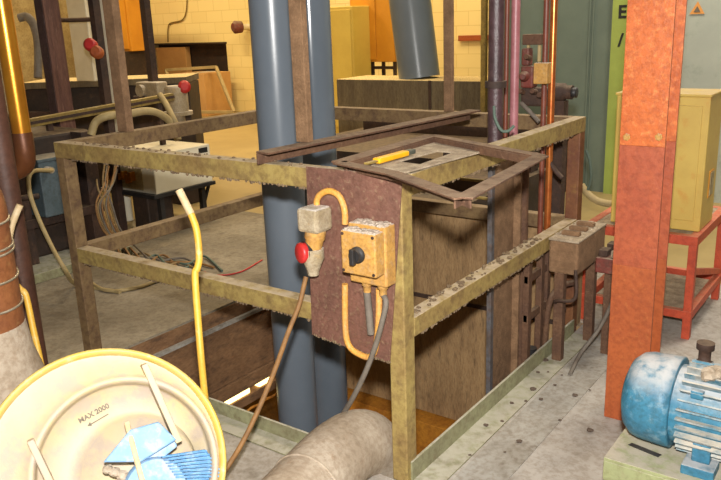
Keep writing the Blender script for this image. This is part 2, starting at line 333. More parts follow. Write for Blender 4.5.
# crumbs of dirt lying along the right rail
b = MB()
for k in range(70):
    y = random.uniform(.05, 1.1); r = random.uniform(.004, .011); b.lump((random.uniform(-.05, -.005), y, HM+r*.4), r, k)
for k in range(50):
    r = random.uniform(.003, .008); b.lump((random.uniform(-1.7, -.4), random.uniform(.006, .05), H+r*.4), r, 100+k)
def fringe(a, c_, n, seed):                                                  # ragged dirt hanging under an edge
    rnd = random.Random(seed); a, c_ = V(a), V(c_)
    for k in range(n): b.lump(a.lerp(c_, rnd.random())+V((rnd.uniform(-.003, .003), rnd.uniform(-.003, .003), rnd.uniform(-.003, .001))), rnd.uniform(.003, .0065), seed*1000+k, 1.2, 5)
fringe((PX0+.1, .003, H-.068), (-.34, .003, H-.068), 130, 1); fringe((PX0+.1, .003, HM-.066), (-.34, .003, HM-.066), 130, 2)
fringe((-.003, .1, HM-.066), (-.003, 1.1, HM-.066), 110, 3); fringe((-.003, .1, H-.068), (-.003, 1.4, H-.068), 90, 4)
fringe(ony(314, 334, -.007), ony(390, 362, -.007), 70, 5)
tag(b.build('dirt_crumbs', 'crumb'), 'brown dirt crumbs scattered along the tops of the guard rail', 'dirt', kind='stuff')

# angle irons lying across the frame
def lone_beam(name, label, cat, a, bb, w, h, t, mt, side=1, group=None):
    b = MB(); b.angle(a, bb, w, h, t, side=side); return tag(b.build(name, mt, bevel=.002), label, cat, group)
lone_beam('angle_iron', 'long rusty angle iron laid across the guard rail beside the grey pipes', 'angle iron', tuple(onz(262, 152, H+.047)), tuple(onz(475, 109.5, H+.062)), .066, .046, .008, 'rust', -1)

fr = thing('angle_iron_grid', 'flat rusty angle iron frame lying askew on the near corner of the guard rail', 'frame', (.1, .2, H))
fp = [V((-.225, -.01, 1.082)), V((-.25, .6, 1.082)), onz(541, 155, 1.085), onz(463, 197, 1.085), V((.03, -.085, 1.082))]
for i in range(5):
    b = MB(); b.angle(fp[i], fp[(i+1) % 5], (.06, .04, .05, .05, .05)[i], .032, .006, side=1); b.build('frame_bar', 'rust', fr, .002)
b = MB()
o = [onz(345, 160, 1.055), onz(430, 138, 1.055), onz(492, 150, 1.055), onz(404, 174, 1.055)]
i4 = [onz(397, 163, 1.055), onz(437, 152, 1.055), onz(455, 153.5, 1.055), onz(420, 166, 1.055)]
vs = [p.copy() for p in o+i4]+[p+V((0, 0, .006)) for p in o+i4]
fs = []
for k in range(4):
    j = (k+1) % 4
    fs += [(k, j, 4+j, 4+k), (8+k, 8+j, 12+j, 12+k), (k, j, 8+j, 8+k), (4+k, 4+j, 12+j, 12+k)]
b.add(vs, fs); b.build('slotted_plate', 'dust', fr)
t = thing('utility_knife', 'yellow hand tool with a dark end lying on the dusty slotted plate', 'tool', onz(392, 156, 1.07))
a0, a1 = onz(376, 161, 1.075), onz(413, 151, 1.075); d = (a1-a0)
b = MB(); b.beam(a0, a0+d*.8, .03, .018); b.build('grip', 'toolyellow', t, .005)
b = MB(); b.beam(a0+d*.8, a1, .026, .016); b.build('end_cap', 'tooldark', t, .004)
b = MB(); b.beam(a0-d*.25, a0, .018, .006); b.build('blade', 'tray', t, .001)

# hanger bars that rise from the rails to the roof
def hanger(p, w, t, top, label):
    b = MB(); b.box((p.x-w/2, p.y-t/2, p.z), (p.x+w/2, p.y+t/2, top)); return tag(b.build('hanger_bar', 'hanger', bevel=.003), label, 'bar', 'steel hanger bars above the pit')
hanger(V((-.52, .18, H+.05)), .056, .03, 4.6, 'dusty brown hanger bar rising between the two grey pipes')
hanger(V((PX0+.03, .36, H)), .07, .04, 4.6, 'dusty brown hanger bar rising from the left rail of the pit frame')
hanger(V((-.695, 1.52, H)), .045, .03, 4.6, 'rusty hanger bar behind the angle iron tip, right of the slanted grey pipe')

# ------------------------------------------------------------------ grey pipes
def vpipe(p, r, z0, z1, mt, name, label, cat, group=None, lean=(0, 0)):
    b = MB(); b.tube([V((p[0], p[1], z0)), V((p[0]+lean[0], p[1]+lean[1], z1))], r, 40, False); return tag(b.build(name, mt), label, cat, group)
PA = ony(271.5, 10, .72); PB = ony(309, 10, 1.16)
vpipe((PA.x, PA.y), .099, -1.6, 4.6, 'pipe', 'plastic_pipe', 'slate grey vertical plastic pipe, the nearer left one of the pair', 'pipe', 'slate grey pipes')
vpipe((PB.x, PB.y), .105, -1.6, 4.6, 'pipewrap', 'plastic_pipe', 'shiny slate grey pipe standing just behind the brown hanger bar', 'pipe', 'slate grey pipes')

# ------------------------------------------------------------------ switch plate with fittings
b = MB(); b.prism([ony(307, 166, -.004), ony(403, 176, -.004), ony(390.5, 362, -.004), ony(313, 334, -.004)], (0, -.006, 0))
tag(b.build('mounting_plate', 'plate', bevel=.001), 'rusty brown steel plate bolted to the near corner of the guard rail', 'plate')
PY = -.010
sb = thing('switch_box', 'dusty ochre rotary switch box with a black knob on the rusty plate', 'switch', (-.085, PY, .71))
b = MB(); b.box((-.158, -.066, .715), (-.018, PY, .908)); b.build('body', 'box', sb, .006)
b = MB(); b.box((-.150, -.115, .760), (-.022, -.066, .896)); b.build('lid', 'box', sb, .005)
for q0, q1, z in (((-.157, -.064), (-.019, PY-.001), .908), ((-.149, -.113), (-.023, -.067), .896)):
    b = MB()
    for k in range(26): b.lump((random.uniform(q0[0]+.008, q1[0]-.008), random.uniform(q0[1]+.006, q1[1]-.006), z), random.uniform(.008, .014), 700+k, .45)
    tag(b.build('dust_layer', 'paledust', sb), None, None, kind='stuff')
kn = MB(); kn.lathe([(0, .026), (.008, .026), (.010, .021), (.022, .020)], (-.086, -.115, .826), (0, -1, 0), 24); kb = kn.build('knob', 'black', sb)
b = MB(); b.box((-.094, -.152, .801), (-.078, -.135, .851)); b.build('knob_grip', 'black', kb, .003)
for x in (-.112, -.052):
    b = MB(); b.lathe([(0, .017), (.014, .017), (.016, .013), (.036, .012)], (x, -.038, .715), (0, 0, -1), 16); b.build('cable_gland', 'box', sb)
for x, z in ((-.142, .77), (-.03, .77), (-.142, .886), (-.03, .886)):
    b = MB(); b.cyl((x, -.115, z), (x, -.118, z), .005, 10); b.build('screw', 'rustdark', sb)

SX = -.02
so = thing('socket_outlet', 'dusty grey socket outlet with a red cap on the left of the rusty plate', 'socket', (-.28, PY, .72))
b = MB(); b.box((-.322+SX, -.095, .858), (-.238+SX, PY, .938)); b.build('junction_head', 'greybox', so, .012)
b = MB(); b.lathe([(0, .034), (.03, .034), (.036, .030), (.075, .026)], (-.275+SX, -.055, .865), (-.12, -.15, -1), 22); b.build('collar', 'box', so)
b = MB(); b.lathe([(0, .036), (.03, .038), (.05, .030), (.075, .020), (.09, .018)], (-.284+SX, -.066, .802), (-.02, -.02, -1), 22); b.build('plug_body', 'greybox', so)
b = MB(); b.lathe([(0, .030), (.022, .034), (.03, .033), (.034, .026), (.036, .0)], (-.298+SX, -.075, .790), (-.35, -.9, .05), 24); b.build('red_cap', 'redcap', so)
b = MB(); b.lathe([(0, .035), (.012, .037), (.02, .036)], (-.296+SX, -.07, .790), (-.35, -.9, .05), 24, capends=False); b.build('cap_ring', 'black', so)

yc = -.024
P = lambda x, y, yy=yc: ony(x, y, yy)
b = MB(); b.tube([P(317, 207), P(317, 200), P(321, 194), P(329, 191), P(338, 195), P(343, 204), P(345, 214), P(345, 224)], .0105)
tag(b.build('conduit', 'conduit'), 'orange-yellow conduit arching from the socket over to the switch box', 'conduit')
b = MB(); b.tube([P(345, 284), P(345, 310), P(346, 335), P(350, 347), P(359, 354), P(369, 357), P(375, 350), P(378, 330), P(379, 305), P(379, 289)], .0105)
tag(b.build('conduit', 'conduit'), 'dusty conduit looping in a U below the switch box', 'conduit')
P = lambda x, y, d: at(x, y, d)
b = MB(); b.tube([P(306, 277, 2.62), P(299, 305, 2.6), P(288, 333, 2.58), P(274, 372, 2.52), P(256, 415, 2.47), P(240, 447, 2.43), P(224, 472, 2.40), onz(218, 479, .012)], .0085, 10)
tag(b.build('power_cable', 'cablebrown'), 'tan cable hanging from the red-capped socket down to the floor', 'cable')
b = MB(); b.tube([V((-.114, -.038, .68)), ony(369, 312, -.03), ony(371, 334, -.03)], .012, 10)
tag(b.build('power_cable', 'cablegrey'), 'short stiff grey cable stub under the switch box between the conduits', 'cable')
b = MB(); b.tube([V((-.052, -.038, .68)), ony(386, 302, -.05), ony(383, 318, -.052), ony(374, 350, -.05), ony(360, 384, -.045), ony(343, 414, -.01), ony(322, 440, .02), ony(308, 453, .03)], .009, 10)
tag(b.build('power_cable', 'cablegrey'), 'grey cable sweeping from the switch box down past the grey pipes', 'cable')

# ------------------------------------------------------------------ kerbs and floor edging
b = MB(); b.box((-.004, .02, 0), (.006, PY1-.1, .075)); b.box((.006, -.02, .0), (.10, PY1-.1, .006))
tag(b.build('pit_kerb', 'kerb', bevel=.001), 'grey-green steel kerb angle along the right edge of the pit', 'kerb', 'pit kerbs')
b = MB(); b.box((PX0+.5, -.006, 0), (-.30, .004, .06)); b.box((PX0+.5, -.09, 0), (-.30, -.006, .006))
tag(b.build('pit_kerb', 'kerb', bevel=.001), 'grey-green steel kerb angle between the yellow fan and the dusty elbow duct', 'kerb', 'pit kerbs')
b = MB(); b.box((.115, -.6, 0), (.27, 1.5, .004)); struct(b.build('trim_5', 'kerbplate'))
ch = [(486, 425), (502, 421), (533, 389), (541, 399), (548, 372), (562, 375), (575, 395), (526, 401), (545, 360), (512, 403), (560, 420), (590, 390), (519, 441), (555, 385), (590, 430), (538, 372), (470, 455), (505, 452)]
for k, (x, y) in enumerate(ch):
    r = [.012, .008, .015, .01, .007, .006][k % 6]; p = onz(x, y, .004+r*.3); b = MB(); b.lump(p, r, 300+k, .45)
    tag(b.build('debris_chip', 'chip'), 'small dark chip of scale lying on the grey floor between kerb and orange column', 'debris', 'dark chips on the floor')

# ------------------------------------------------------------------ elbow duct in the foreground
b = MB(); b.tube([V((-.06, -.95, .122)), V((-.10, -.6, .124)), V((-.145, -.35, .126)), V((-.178, -.16, .124)), V((-.198, -.01, .095)), V((-.205, .075, .03)), V((-.207, .115, -.08)), V((-.207, .125, -.2)), V((-.207, .125, -.5))], .118, 28)
ed = tag(b.build('elbow_duct', 'elbow'), 'dust-covered round elbow duct running over the kerb and down into the pit', 'duct')
def ring(c, ax, R, r, name, mt, parent=None):
    c, ax = V(c), V(ax).normalized(); e = ax.orthogonal().normalized(); g = ax.cross(e)
    b = MB(); b.tube([c+(e*math.cos(t*math.pi/16)+g*math.sin(t*math.pi/16))*R for t in range(33)], r, 8, False); return b.build(name, mt, parent)
ring((-.145, -.35, .126), (-.05, .28, .0), .119, .004, 'seam', 'elbow', ed)

# ------------------------------------------------------------------ yellow fan with blue motor
FC = at(106, 468, 2.0); FN = (CAM-FC).normalized(); E1 = V((0, 0, 1)).cross(FN).normalized(); E2 = FN.cross(E1)
c, s_ = math.cos(ROLL), math.sin(ROLL)
def F(px, py, h=0):                                                          # point on the fan face, metres from its middle
    return FC+E1*px+E2*py+FN*h
K = 2.0/FPX
fan = thing('drum_fan', 'pale yellow round fan casing with blue motor at lower left', 'fan', (FC.x, FC.y, 0))
def rings(spec, n=72):
    b = MB(); vs = []; fs = []
    for cx, cy, R, h in spec: vs += [F(cx+R*math.cos(2*math.pi*k/n), cy+R*math.sin(2*math.pi*k/n), h) for k in range(n)]
    for i in range(len(spec)-1): fs += [(i*n+k, i*n+(k+1) % n, (i+1)*n+(k+1) % n, (i+1)*n+k) for k in range(n)]
    b.add(vs, fs, True); return b
b = rings([(0, 0, .1, -.13), (0, 0, .295, -.13), (0, 0, .306, -.12), (0, 0, .306, -.02), (0, 0, .313, -.012), (0, 0, .315, 0), (0, 0, .312, .009), (0, 0, .304, .009), (0, 0, .298, 0), (0, 0, .296, -.012)])
b.build('casing', 'fanrim', fan)
c2 = (.050, -.012); c3 = (.085, -.035)
b = rings([(0, 0, .2965, -.012), (c2[0]*.7, c2[1], .255, -.008), (*c2, .240, .012), (*c2, .233, .018), (*c2, .226, .014), (*c2, .222, -.02), (*c2, .219, -.065), (c3[0]*.8, c3[1], .172, -.07), (*c3, .156, -.072), (*c3, .148, -.11), (*c3, .02, -.115)])
b.build('face_plate', 'fan', fan)
def fbar(p0, p1, h0, h1, w, hh, name, mt):
    b = MB(); b.beam(F(*p0, h0), F(*p1, h1), w, hh, FN); return b.build(name, mt, fan, .003)
px = lambda x, y: ((x-106)*K, (468-y)*K)
fbar(px(157, 373), px(180, 458), .008, -.03, .018, .05, 'rib', 'fan')
fbar(px(41, 425), px(60, 492), .008, -.03, .018, .05, 'rib', 'fan')
fbar(px(132, 428), px(139, 500), -.02, .03, .014, .02, 'rib', 'handlepale')
# motor with a flat terminal box and cooling ribs
mc = F(*px(150, 500), 0)
mo = MB(); mo.lathe([(-.085, .085), (-.01, .085), (0, .078)], mc, FN, 32); motor = mo.build('motor', 'bluefan', fan)
b = MB(); b.prism([F(*px(104, 462), -.05), F(*px(134, 436), -.05), F(*px(163, 434), -.05), F(*px(178, 456), -.05), F(*px(140, 470), -.05)], FN*.05); b.build('terminal_box', 'bluefan', motor, .004)
b = MB(); b.prism([F(*px(133, 468), -.05), F(*px(177, 455), -.05), F(*px(178, 463), -.05), F(*px(136, 484), -.05)], FN*.03); b.build('box_lid', 'bluefan', motor, .003)
for k in range(8):
    b = MB(); b.beam(F(*px(160+k*1.5, 470+k*3.2), -.005), F(*px(206+k*2, 474+k*4.2), -.02), .0045, .03, FN); b.build('cooling_fin', 'bluestrong', motor)
b = MB(); b.prism([F(*px(156, 468), -.07), F(*px(206, 472), -.07), F(*px(222, 506), -.07), F(*px(170, 500), -.07)], FN*.05); b.build('fin_block', 'bluestrong', motor, .004)
b = MB()
for k in range(9): b.lump(F(*px(108+(k*7) % 22, 470+(k*5) % 16), -.04), .016, 900+k, .8)
b.build('dust_clump', 'elbow', motor)
mx = Matrix((E1, E2, FN)).transposed().to_4x4(); mx = Matrix.Translation(F(*px(102, 411), -.064)) @ mx @ Matrix.Rotation(math.radians(18), 4, 'Z')
text_mesh('MAX 2000', .0195, mx, fan, 'lettering', 'smudge')
b = MB(); b.beam(F(*px(97, 421.5), -.0645), F(*px(116, 414.5), -.0645), .003, .002, FN); b.prism([F(*px(94, 422.3), -.0655), F(*px(98.5, 423), -.0655), F(*px(97, 418.5), -.0655)], FN*.002); b.build('arrow_mark', 'smudge', fan)
# handles behind the casing
def handle(pts, npale):
    b = MB(); b.tube(pts[npale-1:], .0108, 12); h = b.build('handle', 'handle', fan)
    b = MB(); b.tube(pts[:npale], .0118, 12); b.build('grip', 'handlepale', h)
D = 2.30
hp = [at(179, 190, D), at(184, 200, D), at(191, 214, D), at(196, 228, D), at(198.5, 245, D), at(199, 260, D), at(197, 269, D), at(195, 276, D), at(198, 320, D), at(203, 378, D)]
q = hp[-1]; hp.append(V((q.x, q.y, .0))); handle(hp, 3)
D = 2.62
hp = [at(20, 205, D), at(16, 214, D), at(11, 228, D), at(8, 246, D), at(9, 262, D), at(13, 280, D), at(20, 289, D), at(26, 296, D), at(33, 328, D), at(44, 380, D)]
q = hp[-1]; hp.append(V((q.x, q.y, .0))); handle(hp, 4)
for q in (-.22, .22):
    b = MB(); p = F(q, -.2, -.1); b.beam(p, V((p.x, p.y, 0)), .03, .03, FN); b.build('leg', 'fanrim', fan)

# ------------------------------------------------------------------ brown spiral duct at the left edge
du = thing('spiral_duct', 'brown upright duct with wire rings and a pale dusty foot at the left edge', 'duct', (at(-17, 330, 2.42).x, at(-17, 330, 2.42).y, 0))
dc = V(du['origin']); R = .126
b = MB(); b.tube([V((dc.x, dc.y, .61)), V((dc.x, dc.y, .9)), V((dc.x-.0, dc.y, 1.0)), dc+V((-.03, -.02, 1.08)), dc+V((-.09, -.06, 1.17)), dc+V((-.2, -.12, 1.24))], R, 28); b.build('duct_body', 'gun', du)
b = MB(); b.lathe([(0, .18), (.40, .17), (.52, .14), (.62, .127)], dc, (0, 0, 1), 32); b.build('foot', 'elbow', du)
for z in (.70, .79, .875, .89, .97): ring(dc+V((0, 0, z)), V((.12, .05, 1)), R+.003, .004, 'wire_ring', 'wire', du)
# brass coloured pipe and a dark pipe behind it
g0 = at(21, 128, 3.0)
b = MB(); b.tube([V((g0.x, g0.y, 4.6)), V((g0.x, g0.y, 2.5)), V((g0.x, g0.y, 1.12))], .036, 24, False)
gp = thing('brass_pipe', 'shiny brass-coloured pipe dropping from above at upper left', 'pipe', g0)
b.build('pipe', 'gold', gp)
b = MB(); b.tube([V((g0.x, g0.y, 1.13)), V((g0.x, g0.y, 1.05)), V((g0.x-.02, g0.y, 1.0)), V((g0.x-.08, g0.y-.02, .97)), V((g0.x-.2, g0.y-.05, .96))], .039, 20); b.build('elbow', 'copperdark', gp)
g1 = at(-3, 130, 2.8)
vpipe((g1.x, g1.y), 
      .045, .0, 4.6, 'umber', 'steel_pipe', 'dark red-brown pipe at the left edge of the picture', 'pipe')

# ------------------------------------------------------------------ orange column
x0, x1, y0, y1, wb = .395, .548, .79, .94, .008
cl = thing('steel_column', 'orange and red-brown painted steel H column right of the pit', 'column', (.47, .86, 0))
def hsec(z0, z1, mt, name, bolts=False):
    b = MB(); b.box((x0, y0, z0), (x1, y0+.011, z1)); b.box((x0, y1-.011, z0), (x1, y1, z1)); xm = (x0+x1)/2+.035; b.box((xm-.005, y0+.011, z0), (xm+.005, y1-.011, z1)); return b.build(name, mt, cl, .0015)
zs = ony(640, 146, .79).z
hsec(0, .62, 'orange', 'lower_section'); hsec(.62, zs, 'redbrown', 'middle_section'); hsec(zs, 4.6, 'orangetop', 'upper_section')
for x, y in ((627, 137), (659, 137)):
    p = ony(x, y, y0); b = MB(); b.lathe([(0, .013), (.006, .013), (.007, .009), (.012, .009)], p, (0, -1, 0), 6, False); b.build('bolt', 'box', cl)

# ------------------------------------------------------------------ yellow cabinet on orange-red stand
st = thing('steel_stand', 'low orange-red steel stand carrying the yellow cabinet behind the column', 'stand', (.25, 2, 0))
sx0, sx1, sy0, sy1, sz = -.04, .49, 1.70, 2.36, .505
for x in (sx0, sx1-.04):
    for y in (sy0, sy1-.04): b = MB(); b.box((x+.002, y+.002, 0), (x+.038, y+.038, sz-.045)); b.build('leg', 'standred', st, .002)
b = MB(); b.box((sx0, sy0, sz-.045), (sx1, sy0+.04, sz)); b.box((sx0, sy1-.04, sz-.045), (sx1, sy1, sz)); b.box((sx0, sy0+.04, sz-.045), (sx0+.04, sy1-.04, sz)); b.box((sx1-.04, sy0+.04, sz-.045), (sx1, sy1-.04, sz)); b.build('top_frame', 'standred', st, .002)
b = MB(); b.box((sx0+.04, sy0+.04, sz-.012), (sx1-.04, sy1-.04, sz-.002)); b.build('shelf', 'dust', st)
b = MB(); b.box((sx0, sy0, .10), (sx1, sy0+.035, .14)); b.build('rung', 'standred', st, .002)
b = MB(); b.box((sx0, sy1-.035, .10), (sx1, sy1, .14)); b.build('rung', 'standred', st, .002)
b = MB(); b.box((sx1-.035, sy0+.036, .10), (sx1, sy1-.036, .14)); b.build('rung', 'standred', st, .002)
b = MB(); b.box((sx0, sy0+.036, .10), (sx0+.035, sy1-.036, .14)); b.build('rung', 'standred', st, .002)
b = MB(); b.beam((sx1-.02, sy0+.03, .33), (sx1-.02, sy1-.03, .16), .03, .03); b.build('brace', 'standred', st, .002)
b = MB(); b.box((sx0+.05, sy0+.05, .105), (sx1-.05, sy1-.05, .112)); b.build('lower_shelf', 'dust', st)
yb = thing('control_cabinet', 'yellow painted steel cabinet standing on the orange-red stand', 'cabinet', (.26, 1.93, sz))
cx0, cx1, cy0, cy1, cz = .06, .475, 1.79, 2.05, 1.125
b = MB(); b.box((cx0, cy0, sz), (cx1, cy1, cz)); b.build('body', 'yellow', yb, .006)
b = MB(); b.box((cx0+.03, cy0-.008, sz+.05), (cx1-.03, cy0, cz-.04)); b.build('door', 'yellow', yb, .003)
b = MB(); b.box((cx1-.002, cy0+.1, sz+.14), (cx1+.004, cy0+.19, sz+.27)); b.build('recess', 'orangecab', yb, .004)
b = MB(); b.box((cx1+.003, cy0+.112, sz+.15), (cx1+.007, cy0+.18, sz+.26)); b.build('hatch', 'whitedirty', yb)
b = MB(); b.box((cx0-.005, cy0-.01, cz), (cx1+.006, cy1+.005, cz+.012)); b.build('lid', 'yellow', yb, .003)

# ------------------------------------------------------------------ blue electric motor on its green bed
bd = thing('motor_bed', 'pale green steel bed frame carrying the blue motor at lower right', 'frame', (.9, .4, 0))
bx0, by0, by1, bz = .588, .19, .56, .2
b = MB(); b.box((bx0, by0, bz-.012), (1.5, by1, bz)); b.build('top_plate', 'greenpaint', bd, .002)
b = MB(); b.box((bx0, by0, bz-.075), (1.5, by0+.012, bz-.012)); b.build('apron', 'greenpaint', bd, .002)
b = MB(); b.box((bx0, by0+.012, bz-.075), (bx0+.012, by1, bz-.012)); b.build('apron', 'greenpaint', bd, .002)
for x in (bx0, 1.43):
    for y in (by0, by1-.06): b = MB(); b.box((x+.003, y+.003, 0), (x+.055, y+.055, bz-.013)); b.build('leg', 'greenpaint', bd, .002)
b = MB(); b.prism([onz(628, 445, bz), onz(632, 443, bz), onz(662, 455, bz), onz(658, 457.5, bz)], (0, 0, .0012)); b.build('slot', 'black', bd)
mt_ = thing('electric_motor', 'blue finned electric motor with a dusty rounded fan cowl at lower right', 'motor', (.8, .375, bz))
my, mz, mr = .375, .347, .138
b = MB(); b.lathe([(0, .0), (0, .075), (.012, .108), (.035, .130), (.06, .137), (.115, .140), (.15, .141), (.152, .131)], (.597, my, mz), (1, 0, 0), 40); b.build('fan_cowl', 'bluemotor', mt_)
b = MB(); b.lathe([(0, .118), (.02, .12), (.52, .12), (.55, .1)], (.745, my, mz), (1, 0, 0), 40); bod = b.build('body', 'bluemotor', mt_)
for k in range(30):
    a = 2*math.pi*(k+.5)/30; dv = V((0, math.cos(a), math.sin(a)))
    b = MB(); b.beam(V((.77, my, mz))+dv*.128, V((1.22, my, mz))+dv*.128, .005, .024, dv); b.build('fin', 'bluefin', bod)
b = MB(); b.box((.905, my-.08, mz+.115), (1.08, my+.08, mz+.215)); b.build('terminal_box', 'bluemotor', mt_, .006)
for x in (.80, 1.12):
    for y in (-1, 1): b = MB(); b.box((x, my+y*.11-.04, bz), (x+.09, my+y*.11+.04, bz+.03)); b.box((x+.02, my+y*.1-.015, bz+.03), (x+.07, my+y*.1+.015, bz+.09)); b.build('foot', 'bluemotor', mt_, .003)
for x in (.80, .90):
    b = MB(); b.box((x, my-.105, mz+.075), (x+.035, my-.085, mz+.10)); b.build('lug', 'bluemotor', mt_, .003)
b = MB(); b.lathe([(0, .03), (.02, .03), (.025, .018), (.06, .018), (.065, .026), (.085, .026)], (.80, my+.05, mz+.105), (0, 0, 1), 16); b.build('lifting_eye', 'rustdark', mt_)
b = MB()
for k in range(7): b.lump((.835+.02*(k % 3), my-.02-.02*(k//3), mz+.135+.006*(k % 2)), .022, 500+k, .7)
b.build('dust_heap', 'elbow', mt_)

# ------------------------------------------------------------------ pit back panel and things in the pit
b = MB(); b.box((PX0+.001, 1.60, -.73), (-.001, 1.66, -.001)); b.box((PX0+.3, 1.601, 0), (-.02, 1.659, .52)); pb = struct(b.build('wall_pit_back', 'panel'))
b = MB(); b.box((PX0+.3, 1.585, .49), (-.02, 1.66, .53)); b.build('ledge', 'dust', pb)
b = MB(); b.box((PX0+.3, 1.59, -.012), (-.02, 1.606, .01)); b.build('seam', 'rustdark', pb)
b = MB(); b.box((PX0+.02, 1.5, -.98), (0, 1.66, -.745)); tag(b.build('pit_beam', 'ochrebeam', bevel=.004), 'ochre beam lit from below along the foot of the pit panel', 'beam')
tk = MB(); tk.box((-3.2, 3.0, .0), (-1.2, 4.5, .50)); tk.box((PX0+.3, 1.67, .0), (-.75, 3.0, .50)); tk = tag(tk.build('shade_covered_tank', 'machine'), 'dark grimy tank with an added cover for its shaded inside, behind the pit and in front of the concrete ledge', 'tank')  # closed dark top added in place of the shaded open inside
for y, z in ((2.1, .58), (2.8, .62), (4.1, .66)):
    b = MB(); b.box((PX0+.32 if y < 3 else -3.1, y, .5), (-.8 if y < 3 else -1.25, y+.12, z)); b.build('cross_beam', 'rustdark', tk, .004)
lg = MB(); lx0, lx1 = -4.1, -1.95; lg.box((lx0, 5.0, 0), (lx1, 5.6, .90)); lg = tag(lg.build('concrete_ledge', 'ledge', bevel=.01), 'low stained concrete ledge with a pale top behind the pit', 'ledge')
b = MB(); b.box((lx0, 4.95, .56), (lx1, 5.0, .60)); b.build('flange', 'ledge', lg)
b = MB(); b.box((lx0+1.2, 4.99, .6), (lx0+1.23, 5.0, .9)); b.build('seam', 'rustdark', lg)
q0 = ony(419.5, 81, 5.3); q1 = ony(409.5, 0, 5.3)
b = MB(); b.tube([V((q0.x, 5.3, .902)), V((q0.x, 5.3, .902))+(q1-q0)*3.4], .222, 36, False)
tag(b.build('plastic_pipe', 'pipe'), 'slanted slate grey pipe rising from the concrete ledge', 'pipe', 'slate grey pipes')

# column and pipes on the right side of the pit
sc = thing('channel_column', 'rusty steel channel column with a grey-blue edge rising out of the pit', 'column', (-.12, .94, -1))
b = MB(); b.box((-.135, .861, -1.6), (-.115, 1.06, H-.1)); b.box((-.135, 1.045, -1.6), (-.085, 1.06, H-.1)); b.build('channel', 'hanger', sc, .002)
b = MB(); b.box((-.132, .832, -1.6), (-.112, .860, H-.1)); b.build('edge_flange', 'umberblue', sc, .002)
b = MB(); b.tube([V((-.125, .88, H-.1)), V((-.125, .88, 4.6))], .030, 20, False); b.build('upper_tube', 'purple', sc)
b = MB(); b.lathe([(0, .042), (.025, .042)], V((-.125, .88, 1.235)), (0, 0, 1), 16); b.build('clamp', 'rustdark', sc)
def pipe_at(x, y, yy, r, z0, z1, mt, label):
    p = ony(x, y, yy); return vpipe((p.x, p.y), r, z0, z1, mt, 'steel_pipe', label, 'pipe', 'thin pipes over the right side of the pit')
pipe_at(506.5, 60, 1.3, .010, .95, 4.6, 'redpipe', 'thinnest dark red pipe just right of the purple column')
pipe_at(515, 60, 1.3, .019, .9, 4.6, 'pinkpipe', 'pinkish primed pipe right of the purple column')
pipe_at(545, 60, 1.36, .012, -.3, 4.6, 'redpipe', 'dark red pipe beside the copper-coloured one')
pipe_at(552.5, 60, 1.33, .015, .0, 4.6, 'copper', 'bright copper-coloured vertical pipe in front of the green wall')
pipe_at(524, 200, 1.2, .02, -.9, .98, 'rust', 'short red-brown pipe below the right top rail of the frame')
va = thing('valve_unit', 'grimy red valve unit with a gold block between the pink and copper pipes', 'valve', ony(530, 100, 1.45))
def vb(px0, py0, px1, py1, yy, dep, n, mt, bev=.004):
    a, c_ = ony(px0, py1, yy), ony(px1, py0, yy); b = MB(); b.box((min(a.x, c_.x), yy, a.z), (max(a.x, c_.x), yy+dep, c_.z)); return b.build(n, mt, va, bev)
vb(533, 63, 547.5, 84, 1.26, .05, 'gold_block', 'box')
vb(520, 66, 533, 88, 1.42, .06, 'red_body', 'redpart', .008)
vb(521, 48, 529, 66, 1.43, .05, 'red_neck', 'redpart', .008)
vb(522, 34, 541, 45, 1.45, .04, 'bracket', 'rust')
vb(526, 45, 529, 62, 1.45, .02, 'rod', 'cablepale'); vb(537, 45, 540, 62, 1.45, .02, 'rod', 'cablepale')
vb(520, 88, 547, 106, 1.45, .06, 'lower_body', 'rustdark', .01)
q = ony(525, 76, 1.41); b = MB(); b.lathe([(0, .022), (.02, .024), (.03, .016), (.05, .012)], q, (.2, -1, 0), 16); b.build('hand_wheel', 'redpart', va)
for (xx, yy2) in ((530, 58), (523, 92), (536, 92), (543, 96)): q = ony(xx, yy2, 1.42); b = MB(); b.lathe([(0, .012), (.045, .012)], q, (0, -1, .2), 8); b.build('fitting', 'rust', va)
mp_ = thing('small_motor', 'small dark brown motor with a round end behind the copper pipe', 'motor', (ony(560, 108, 1.78).x, 1.78, 0))
a = ony(553, 92, 1.78); b = MB(); b.lathe([(0, .045), (.06, .045), (.065, .034), (.10, .034)], a, (1, .0, 0), 22); b.build('body', 'rustdark', mp_)
b = MB(); b.lathe([(0, .024), (.02, .026), (.024, .016)], a+V((.10, 0, 0)), (1, 0, 0), 18); b.build('end_cap', 'black', mp_)
b = MB(); b.box((a.x+.02, a.y-.03, .0), (a.x+.07, a.y+.03, a.z-.04)); b.build('support', 'rustdark', mp_)
def cable(pts, r, mt, name, label, cat='cable', group=None):
    b = MB(); b.tube(pts, r, 10); return tag(b.build(name, mt), label, cat, group)
y_ = lambda x, y, yy: ony(x, y, yy)
cable([y_(494, 106, .83), y_(495, 118, .82), y_(501, 130, .82), y_(508, 131, .83), y_(514, 126, .85)], .006, 'cablegreen', 'wire', 'grey-green wire loop hanging at the foot of the pink pipe')
cable([y_(520, 0, 1.4), y_(519, 30, 1.4), y_(520, 64, 1.41)], .006, 'cablegreen', 'wire', 'thin grey-green wire running down beside the red valve')
cable([y_(521, 103, 1.4), y_(530, 112, 1.38), y_(539, 122, 1.37)], .010, 'cablegrey', 'hose', 'grey hose under the grimy red valve unit', 'hose')
cable([y_(548, 138, 1.34), y_(549, 158, 1.33), y_(555, 170, 1.33), y_(562, 178, 1.33)], .011, 'rustdark', 'hose', 'dark curved hose under the right top rail', 'hose')
